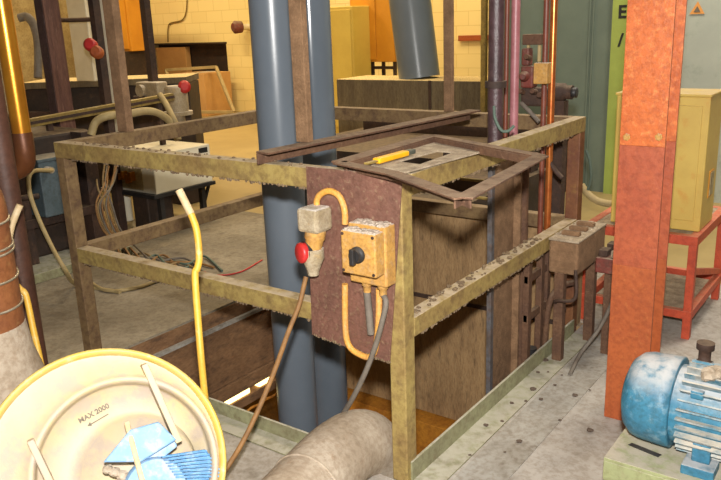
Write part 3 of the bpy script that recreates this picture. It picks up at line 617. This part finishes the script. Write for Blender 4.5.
cable([y_(586, 150, 2.4), y_(590, 162, 2.4), y_(591, 178, 2.4), y_(588, 190, 2.4)], .009, 'cablegreen', 'hose', 'grey-green hose hanging behind the right rail post', 'hose')
cable([y_(581, 185, 2.5), y_(588, 194, 2.5), y_(598, 201, 2.5), y_(612, 204, 2.5), y_(628, 203, 2.5)], .022, 'cablepale', 'hose', 'thick pale hose between right rail post and orange column', 'hose')
# junk frame inside pit edge
jf = thing('bracket_frame', 'rusty ladder-like bracket frame along the right pit edge under the rail', 'frame', (-.06, 1.2, -.6))
for y in (1.06, 1.2, 1.27, 1.42): b = MB(); b.box((-.072, y, -.8), (-.044, y+.035, HM-.1)); b.build('upright', 'rust', jf, .002)
for z in (-.1, .2, .38): b = MB(); b.box((-.068, 1.06, z), (-.048, 1.46, z+.035)); b.build('crossbar', 'rust', jf, .002)
b = MB(); b.tube([V((-.035, 1.23, -.3)), V((-.03, 1.23, .1)), V((-.02, 1.25, .25)), V((0, 1.32, .3)), V((.03, 1.4, .3))], .014, 10); b.build('bent_tube', 'rust', jf)
b = MB(); b.tube([V((-.06, 1.14, -.15)), V((-.06, 1.14, .05))], .026, 14, False); b.build('black_cylinder', 'black', jf)
for (xa, ya, xb, yb_) in ((447, 177, 491, 182), (462, 196, 491, 199)):
    b = MB(); b.tube([ony(xa, ya, 1.3), ony(xb, yb_, 1.3)], .008, 8, False); tag(b.build('thin_bar', 'tray'), 'thin ochre bar seen under the askew angle iron frame', 'bar', 'thin ochre bars')
# dusty blocks at the end of the rail
bk = thing('terminal_block', 'dust-caked box at the far end of the right middle rail', 'box', (.07, 1.32, .42))
b = MB(); b.box((.004, 1.15, .42), (.135, 1.50, .565)); b.build('body', 'hanger', bk, .01)
b = MB(); b.box((.002, 1.148, .565), (.137, 1.502, .575)); b.build('dusty_lid', 'dust', bk, .003)
for k in range(3): b = MB(); b.box((.03, 1.22+k*.09, .575), (.11, 1.25+k*.09, .592)); b.build('lug', 'hanger', bk, .003)
b = MB()
for k in range(40): b.lump((random.uniform(.01, .13), random.uniform(1.16, 1.49), .575), random.uniform(.006, .013), 1500+k, .6)
tag(b.build('dust_layer', 'dust', bk), None, None, kind='stuff')
for q in ((.03, 1.16), (.07, 1.44)): b = MB(); b.box((*q, 0), (q[0]+.042, q[1]+.04, .42)); b.build('support', 'rust', bk, .002)
rb = thing('clamp_rail', 'dirty red and grey clamp block beside the dust-caked box', 'clamp', (.22, 1.45, .37))
b = MB(); b.box((.16, 1.30, .40), (.27, 1.66, .47)); b.build('body', 'redpart', rb, .006)
for k in range(6):
    b = MB(); b.box((.165+.055*(k % 2), 1.32+.11*(k//2), .47), (.205+.055*(k % 2), 1.38+.11*(k//2), .50)); b.build('clamp_jaw', 'dust' if k % 2 else 'rustdark', rb, .004)
for q in (1.34, 1.56): b = MB(); b.box((.19, q, .0), (.225, q+.04, .40)); b.build('support', 'rust', rb, .002)
cable([V((.24, 1.33, .40)), V((.25, 1.3, .3)), V((.2, 1.28, .15)), V((.15, 1.2, .05)), V((.16, 1.05, .012))], .009, 'cablegrey', 'cable', 'dirty cable drooping from the red clamp block to the floor')
cable([V((.13, 1.145, .45)), V((.14, 1.12, .33)), V((.05, 1.13, .3)), V((.03, 1.3, .2))], .008, 'rustdark', 'cable', 'dark cable curling under the dust-caked box')
b = MB(); b.box((.18, 1.5, 0), (.32, 1.62, .07)); tag(b.build('junction_box', 'greybox', bevel=.015), 'dusty grey junction box on the floor under the red clamp block', 'box')

# ------------------------------------------------------------------ lower level lamps seen through the pit
lm = thing('fluorescent_lamp', 'glowing segmented tube lamp under the left pit edge', 'lamp', (PX0-.02, .9, -.7))
b = MB(); b.box((PX0-.10, .1, -.56), (PX0+.02, PY1-.05, -.475)); b.build('housing', 'pitwall', lm, .004)
for y0_, y1_ in ((.64, .78), (.85, 1.03), (1.11, 1.23)):
    b = MB(); b.box((PX0-.03, y0_, -.595), (PX0+.015, y1_, -.562)); b.build('tube', 'lampglow', lm, .006)
b = MB(); b.box((PX0-.09, .1, -.66), (PX0+.02, PY1-.05, -.60)); b.build('lower_strip', 'pitwall', lm, .004)
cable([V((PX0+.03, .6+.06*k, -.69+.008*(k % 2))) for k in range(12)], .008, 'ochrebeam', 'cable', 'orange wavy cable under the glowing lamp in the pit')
b = MB(); b.box((PX0+.02, 1.25, -1.7), (PX0+.07, 1.30, -.62)); tag(b.build('pit_prop', 'cablepale'), 'pale prop standing in the pit next to the grey pipe', 'prop')

# ------------------------------------------------------------------ left: dark machine and its fittings
mc_ = thing('press_machine', 'dark grimy machine body filling the left behind the guard rail', 'machine', (-3.9, .2, 0))
b = MB(); b.box((-4.9, -1.6, .06), (-3.42, 1.30, .86)); b.build('body', 'machine', mc_, .02)
b = MB(); b.box((-4.9, -1.6, 0), (-3.10, 1.30, .06)); b.build('plinth', 'kerb', mc_, .004)
for y in (-.1, .62, 1.15): b = MB(); b.box((-3.42, y, .06), (-3.30, y+.1, .86)); b.build('rib', 'rustdark', mc_, .004)
b = MB(); b.box((-3.42, -.1, .3), (-3.28, 1.25, .36)); b.build('ledge', 'rustdark', mc_, .004)
b = MB(); b.box((-4.3, -1.6, .86), (-3.6, .9, 1.0)); b.build('bed', 'machine', mc_, .01)
b = MB(); b.box((-3.30, .42, .06), (-3.2, .6, .17)); b.build('pale_block', 'greyblue', mc_, .01)
ct = thing('cable_tray', 'ochre perforated tray running along the top of the dark machine', 'tray', (-3.6, 1.4, .9))
ta, tb = onx(24, 124, -3.6), onx(172, 96.5, -3.6)
b = MB(); b.beam(ta, tb, .05, .055); b.build('channel', 'tray', ct, .002)
b = MB(); b.beam(ta+V((.028, 0, .0)), tb+V((.028, 0, 0)), .006, .02); b.build('slot_row', 'rustdark', ct)
for f in (.15, .9):
    p = ta.lerp(tb, f); b = MB(); b.box((p.x-.03, p.y-.02, .0 if f > .5 else .86), (p.x+.0, p.y+.02, p.z-.02)); b.build('support', 'rustdark', ct)
p0, p1 = onx(38, 163, -3.2), onx(80, 210, -3.2)
jb = thing('junction_box', 'grey-blue box on the dark machine behind the left rail post', 'box', (-3.25, p0.y, p1.z))
b = MB(); b.box((-3.38, p0.y, p1.z), (-3.2, p1.y, p0.z)); b.build('body', 'greyblue', jb, .008)
b = MB(); b.box((-3.39, p0.y-.01, p0.z), (-3.19, p1.y+.01, p0.z+.02)); b.build('lid', 'greyblue', jb, .004)
b = MB(); b.cyl((-3.2, p0.y+.05, p0.z-.05), (-3.14, p0.y+.05, p0.z-.05), .02, 14); b.build('gland', 'greybox', jb)
g = V((-3.14, p0.y+.05, p0.z-.05))
cable([g, onx(32, 172, -3.05), onx(29, 188, -3.0), onx(36, 212, -2.95), onx(50, 243, -2.85), onx(64, 268, -2.7), onz(78, 285, .01), onz(120, 292, .01)], .013, 'cablepale', 'hose', 'pale hose drooping from the grey-blue box to the floor', 'hose')
cable([onx(0, 215, -3.2), onx(15, 200, -3.2), onx(38, 196, -3.21)], .018, 'rustdark', 'hose', 'dark hose running to the left from the grey-blue box', 'hose')
# white control box on a black stand
ws = thing('equipment_stand', 'low black stand under the off-white control box', 'stand', (-3.55, 2.0, 0))
wx0, wx1, wy0, wy1, wz = -3.95, -3.28, 1.68, 2.30, .29
b = MB(); b.box((wx0, wy0, wz), (wx1, wy1, wz+.03)); b.build('top', 'black', ws, .003)
for x in (wx0+.04, wx1-.08):
    for y in (wy0+.1, wy1-.1): b = MB(); b.box((x, y-.02, 0), (x+.04, y+.02, wz)); b.build('leg', 'black', ws)
b = MB(); b.beam((wx1-.06, wy1-.1, .12), (wx1-.06, wy1-.02, wz), .02, .02); b.build('brace', 'black', ws)
wc = thing('control_box', 'off-white control box with exposed wiring on the low black stand', 'box', (-3.6, 2.0, wz+.03))
b = MB(); b.box((wx0+.08, wy0+.03, wz+.03), (wx1-.01, wy1-.02, wz+.33)); b.build('body', 'white', wc, .008)
b = MB(); b.box((wx0+.2, wy0+.022, wz+.05), (wx1-.15, wy0+.031, wz+.28)); b.build('side_panel', 'whitedirty', wc, .002)
b = MB(); b.box((wx1-.012, wy1-.14, wz+.27), (wx1-.006, wy1-.05, wz+.31)); b.build('display', 'black', wc)
b = MB()
for k in range(8): b.box((wx0+.1+k*.045, wy0-.02, wz+.10+.02*(k % 3)), (wx0+.13+k*.045, wy0+.025, wz+.17+.02*(k % 2)))
b.build('connector', 'gold', wc, .003)
b = MB(); b.box((-3.60, 1.72, 0), (-3.42, 1.95, wz-.001)); tag(b.build('floor_unit', 'machine', bevel=.01), 'dark unit standing under the black stand of the control box', 'box')
for k in range(9):
    x = 100+random.uniform(-5, 18); 
    cable([onx(x, 165+random.uniform(-4, 6), -3.5), onx(x-3+random.uniform(-4, 4), 185, -3.25), onx(96+k*2, 205, -3.2), onx(102+k*2.2, 228, -3.2), onx(114+k*2.2, 245+random.uniform(-3, 5), -3.15), onz(125+k*4, 268+random.uniform(-8, 8), .012)], .0065, ['cablebrown', 'wirepale', 'cablegrey'][k % 3], 'wire',
          'loose tan or grey wire drooping from the control box connectors', 'wire', 'loose wires at the control box')
for k in range(8):
    x = 118+k*8; cable([onz(x, 268-k, .01), onz(x+14, 262+random.uniform(-8, 8), .02), onz(x+30, 262+random.uniform(-9, 9), .015), onz(x+48, 272+random.uniform(-8, 6), .01)], .008, ['wirepale', 'cablegrey', 'cablebrown', 'cablegreen'][k % 4], 'floor_cable',
                       'tangled cable lying on the floor beyond the left middle rail', 'cable', 'tangled cables on the floor')
cable([onz(82, 276, .01), onz(105, 290, .012), onz(135, 288, .012), onz(165, 278, .012)], .011, 'cablepale', 'floor_cable', 'pale cable curving along the floor behind the left rail post', 'cable')
cable([onz(195, 268, .006), onz(215, 275, .006), onz(240, 272, .006), onz(262, 260, .006)], .005, 'redcap', 'floor_cable', 'thin red cable on the floor left of the grey pipe', 'cable')

# posts on the left
ib = thing('column_beam', 'dark purple-brown steel beam standing upright at upper left', 'column', (at(66, 108, 5.7).x, at(66, 108, 5.7).y, .0))
p = V(ib['origin'])
b = MB(); b.box((p.x-.075, p.y-.09, 0), (p.x+.02, p.y-.075, 4.6)); b.box((p.x-.045, p.y-.075, 0), (p.x-.035, p.y+.075, 4.6)); b.build('flange', 'purple', ib, .002)
b = MB(); b.box((p.x+.02, p.y-.089, 0), (p.x+.035, p.y+.04, 4.6)); b.build('face', 'beamface', ib, .002)
def post_at(x, y, d, w, mt, label, z0=0.):
    p = at(x, y, d); b = MB(); b.box((p.x-w/2, p.y-w/2, z0), (p.x+w/2, p.y+w/2, 4.6)); return tag(b.build('steel_post', mt, bevel=.003), label, 'post', 'posts at upper left')
post_at(101, 60, 5.6, .06, 'rustdark', 'thin dark post left of the pale pipe at upper left')
post_at(151, 60, 6.6, .065, 'rustdark', 'dark post in front of the orange cabinet at upper left')
p = at(107, 40, 5.9); vpipe((p.x, p.y), .035, 0, 4.6, 'white', 'white_pipe', 'pale vertical pipe beside the thin dark post', 'pipe')
# workbench behind
bb = thing('machine_bench', 'long dark bench with a pale top edge at the left background', 'bench', (-6.2, 3.5, 0))
pa, pc = at(20, 81, 7.2), at(186, 79, 7.2)
dv = (pc-pa); dv.z = 0; dl = dv.length; dv.normalize(); nv = V((-dv.y, dv.x, 0)); zt = (pa.z+pc.z)/2
b = MB(); b.beam(pa+nv*.3+V((0, 0, zt-pa.z-.03)), V((pc.x, pc.y, zt-.03))+nv*.3, .6, .06); b.build('top', 'ledge', bb, .004)
b = MB(); b.beam(V((pa.x, pa.y, zt/2-.03))+nv*.32, V((pc.x, pc.y, zt/2-.03))+nv*.32, .5, zt-.07); b.build('body', 'machine', bb, .01)
b = MB(); b.beam(V((pa.x, pa.y, zt*.72))+nv*.02, V((pc.x, pc.y, zt*.72))+nv*.02, .03, .05); b.build('rail', 'rustdark', bb, .004)
# pump with red cap
D = 6.6
pv = thing('pump', 'grey pump with valves and a red cap in front of the cardboard box', 'pump', V((at(178, 120, D).x, at(178, 120, D).y, 0)))
q = at(176, 95, D)
b = MB(); b.lathe([(0, .09), (.05, .1), (.22, .1), (.24, .08)], q-V((0, 0, .16)), (0, 0, 1), 20); b.build('body', 'greybox', pv)
b = MB(); b.lathe([(0, .13), (.03, .13)], q+V((0, 0, -.17)), (0, 0, 1), 20); b.lathe([(0, .13), (.03, .13)], q+V((0, 0, -.29)), (0, 0, 1), 20); b.build('flange', 'greybox', pv)
b = MB(); b.lathe([(0, .06), (.12, .06)], q+V((0, 0, -.28)), (0, 0, 1), 16); b.build('neck', 'greybox', pv)
b = MB(); b.lathe([(0, .05), (.06, .055), (.07, .03)], q+RT*.07+V((0, 0, .06)), -fw+RT*.4, 18); b.build('red_cap', 'redcap', pv)
b = MB(); b.box(q-V((.1, .1, q.z)), q+V((.1, .1, -.28))); b.build('pedestal', 'machine', pv, .01)
q = at(152, 90, D); b = MB(); b.box(q-V((.14, .06, .1)), q+V((.14, .06, .07))); b.cyl(q+V((-.05, -.1, 0)), q+V((-.05, -.05, 0)), .05); b.build('gauge_block', 'greybox', pv, .01)
b = MB(); b.beam(at(134, 99, D), at(180, 97, D), .05, .05); b.build('cross_pipe', 'rustdark', pv)
cable([at(91, 135, 5.0), at(96, 122, 5.0), at(108, 116, 5.0), at(128, 114, 5.1), at(146, 111, 5.2), at(160, 114, 5.3), at(172, 124, 5.4), at(178, 140, 5.4)], .026, 'cablepale', 'hose', 'pale hose arching behind the left hanger bar', 'hose')
cable([at(160, 95, 5.6), at(166, 104, 5.5), at(172, 116, 5.4), at(176, 124, 5.4)], .022, 'cablepale', 'hose', 'short pale hose in front of the grey pump', 'hose')
# background goods
def crate(lo, hi, name, mt, label, cat, tape=True):
    t = thing(name, label, cat, ((lo[0]+hi[0])/2, (lo[1]+hi[1])/2, lo[2])); b = MB(); b.box(lo, hi); b.build('body', mt, t, .01)
    return t
t = crate((-9.75, 7.5, 0), (-8.95, 8.15, .74), 'cardboard_box', 'cardboard', 'large cardboard box with clear tape in front of the yellow wall', 'box')
b = MB(); b.box((-9.55, 7.494, .42), (-9.2, 7.499, .742)); b.box((-9.5, 7.5, .74), (-9.2, 8.1, .744)); b.build('tape', 'tape', t)
t = crate((-11.15, 8.33, .0), (-10.3, 8.46, 1.17), 'wooden_board', 'cardboard', 'orange-brown board inside the low wall opening', 'board')
t = thing('leaning_trestle', 'pale open frame leaning on the cardboard box by the wall opening', 'frame', (-9.5, 7.4, 0))
f0, f1, f2, f3 = ony(166, 70, 7.6), ony(216, 67, 7.6), ony(234, 112, 7.3), ony(178, 112, 7.3)
for a_, b_ in ((f0, f1), (f1, f2), (f2, f3), (f3, f0)):
    b = MB(); b.beam(a_, b_, .05, .05); b.build('frame_bar', 'cablepale', t, .004)
t = crate((-11.35, 6.75, 0), (-10.15, 7.4, .0+1.16), 'storage_shelf', 'machine', 'dark cupboard below the orange cabinet at upper left', 'cupboard')
t = thing('orange_cabinet', 'orange cabinet standing behind the dark post at upper left', 'cabinet', (-10.7, 7, 1.16))
b = MB(); b.box((-11.25, 6.9, 1.16), (-10.05, 7.4, 2.4)); b.build('body', 'orangecab', t, .01)
b = MB(); b.box((-11.2, 6.88, 1.2), (-10.66, 6.9, 2.36)); b.build('door', 'orangecab', t, .004)
b = MB(); b.box((-10.63, 6.88, 1.2), (-10.1, 6.9, 2.36)); b.build('door', 'orangecab', t, .004)
# cabinets right of the grey pipes
t = thing('electrical_cabinet', 'orange electrical cabinet with a warning triangle on thin legs', 'cabinet', (-4.9, 7.1, 0))
a_, c_ = ony(352, 62, 7.0), ony(392, 0, 7.0)
b = MB(); b.box((a_.x, 7.0, a_.z), (c_.x+.02, 7.35, 2.3)); b.build('body', 'orangecab', t, .008)
b = MB(); b.box((a_.x+.02, 6.985, a_.z+.03), (ony(376, 30, 7).x, 7.0, 2.27)); dr = b.build('door', 'orangecab', t, .004)
triangle(ony(356, 13, 6.98), .10, (0, -1, 0), 'warning_triangle', 'smudge', dr); triangle(ony(356.3, 12, 6.976), .055, (0, -1, 0), 'triangle_centre', 'orangecab', dr)
for x in (a_.x+.05, a_.x+.3, c_.x-.03):
    for y in (7.03, 7.3): b = MB(); b.box((x, y, 0), (x+.04, y+.04, a_.z)); b.build('leg', 'rustdark', t)
b = MB(); b.box((a_.x+.02, 7.04, a_.z-.1), (c_.x, 7.06, a_.z-.06)); b.build('rail', 'rustdark', t)
a_, c_ = ony(328, 84, 6.6), ony(352, 6, 6.6)
t = thing('yellow_cabinet', 'pale yellow cabinet right behind the shiny grey pipe', 'cabinet', ((a_.x+c_.x)/2, 6.8, 0))
b = MB(); b.box((a_.x-.3, 6.6, 0), (c_.x, 7.0, c_.z)); b.build('body', 'yelcab', t, .008)
b = MB(); b.box((a_.x-.27, 6.59, .1), (c_.x-.03, 6.6, c_.z-.04)); b.build('door', 'yelcab', t, .004)
# pole and rail by the yellow wall
p = ony(484, 40, 4.75); 
b = MB(); b.box((p.x-.025, 4.73, 0), (p.x+.025, 4.78, 4.6)); tag(b.build('olive_post', 'tray', bevel=.004), 'narrow olive-yellow post against the edge of the green partition', 'post')
a_, c_ = ony(459, 41, 8.28), ony(481, 35, 8.28)
b = MB(); b.box((a_.x, 8.25, a_.z), (c_.x+.6, 8.29, c_.z)); tag(b.build('wall_rail', 'orange', bevel=.004), 'short orange-brown rail on the yellow wall behind the rusty hanger bar', 'rail')
# crack-like cable on the blockwork and other wall fittings
cable([ony(187, 0, 8.28), ony(186, 12, 8.28), ony(182, 20, 8.28), ony(171, 23, 8.28), ony(168, 28, 8.28), ony(168, 42, 8.28)], .012, 'tray', 'wall_cable', 'dark crack-like cable stepping down the yellow block wall', 'cable')
t = thing('wall_bracket', 'brown round fitting on the wall at the left edge of the grey pipe', 'fitting', ony(240, 25, 8.2))
q = ony(241, 27, 8.1); b = MB(); b.lathe([(0, .10), (.12, .11), (.16, .07)], q, V((-.3, -1, 0)), 20); b.build('body', 'redpart', t)
b = MB(); b.cyl(q, V((q.x, 8.3, q.z)), .05); b.build('stem', 'white', t)
# far-left wall fittings
cable([at(19, 18, 6.2), at(27, 17, 6.2), at(34, 26, 6.2), at(38, 45, 6.2), at(38, 78, 6.2)], .034, 'cablegrey', 'hose', 'thick grey hose curving down behind the brass pipe', 'hose')
t = thing('fuse_box', 'pale box with a red and an orange button at upper left', 'box', at(86, 60, 7))
q = at(86, 42, 7.0); b = MB(); b.box(q-V((.14, .06, .35)), q+V((.14, .06, .5))); b.build('body', 'white', t, .01)
q = at(92, 46, 5.4); b = MB(); b.lathe([(0, .045), (.05, .045), (.06, .03)], q, -fw, 18); b.build('red_button', 'redcap', t)
q = at(98, 53, 5.4); b = MB(); b.lathe([(0, .045), (.05, .045), (.06, .03)], q, -fw, 18); b.build('orange_button', 'orange', t)
q = at(88, 30, 6.95); b = MB(); b.box(q-V((.06, .03, .12)), q+V((.06, .03, .12))); b.build('switch', 'greybox', t, .01)
cable([at(55, 20, 6.6), at(75, 20, 6.6), at(98, 19, 6.6)], .02, 'rustdark', 'steel_pipe', 'dark horizontal pipe behind the purple-brown beam', 'pipe')
p = at(-2, 80, 6); b = MB(); b.box((p.x-.4, p.y-.05, 0), (p.x+.1, p.y+.05, 3)); tag(b.build('locker', 'white'), 'pale locker side at the far left edge', 'locker')

# ------------------------------------------------------------------ light
def area(name, loc, size, power, col, target=None, sy=None, spread=None):
    l = bpy.data.lights.new(name, 'AREA'); l.energy = power; l.color = col; l.size = size
    if sy: l.shape = 'RECTANGLE'; l.size_y = sy
    o = bpy.data.objects.new(name, l); COL.objects.link(o); o.location = loc
    d = (V(target)-V(loc)) if target is not None else V((0, 0, -1)); o.rotation_euler = d.to_track_quat('-Z', 'Y').to_euler(); return o
fl = CAM+UP*.19-fw*.05
area('flash', fl, .07, 145, (1, .97, .92), fl+fw*3-UP*.2)
WARM = (1, .78, .46)
for x, y in ((-11, 5.5), (-8, 5.5), (-5, 6.2), (-8.5, 1.8)): area('hall_or_fill_lamp', (x, y, 4.5), 1.4, 125, WARM, sy=.3)
for x, y in ((-3, 7), (-4.2, 3)): area('hall_or_fill_lamp', (x, y, 4.5), 1.2, 70, WARM, sy=.3)
area('hall_or_fill_lamp', (1.0, 2.9, 4.5), 1.2, 130, (1, .92, .78), sy=.3)
area('hall_or_fill_lamp', (-1.0, 3.6, 4.5), 1.2, 60, (1, .9, .74), sy=.3)  # unseen fill, added to brighten the white control box
area('lower_lamp', (-1.9, 1.0, -.75), .3, 32, (1, .7, .25), sy=1.2)
w = bpy.data.worlds.new('world'); scene.world = w; w.use_nodes = True
w.node_tree.nodes['Background'].inputs[0].default_value = (1, .85, .65, 1); w.node_tree.nodes['Background'].inputs[1].default_value = .12
scene.view_settings.view_transform = 'Standard'; scene.view_settings.look = 'None'; scene.view_settings.gamma = 1; scene.view_settings.exposure = 0
scene.view_settings.use_curve_mapping = False
for o in bpy.data.objects:
    if 'origin' in o: del o['origin']
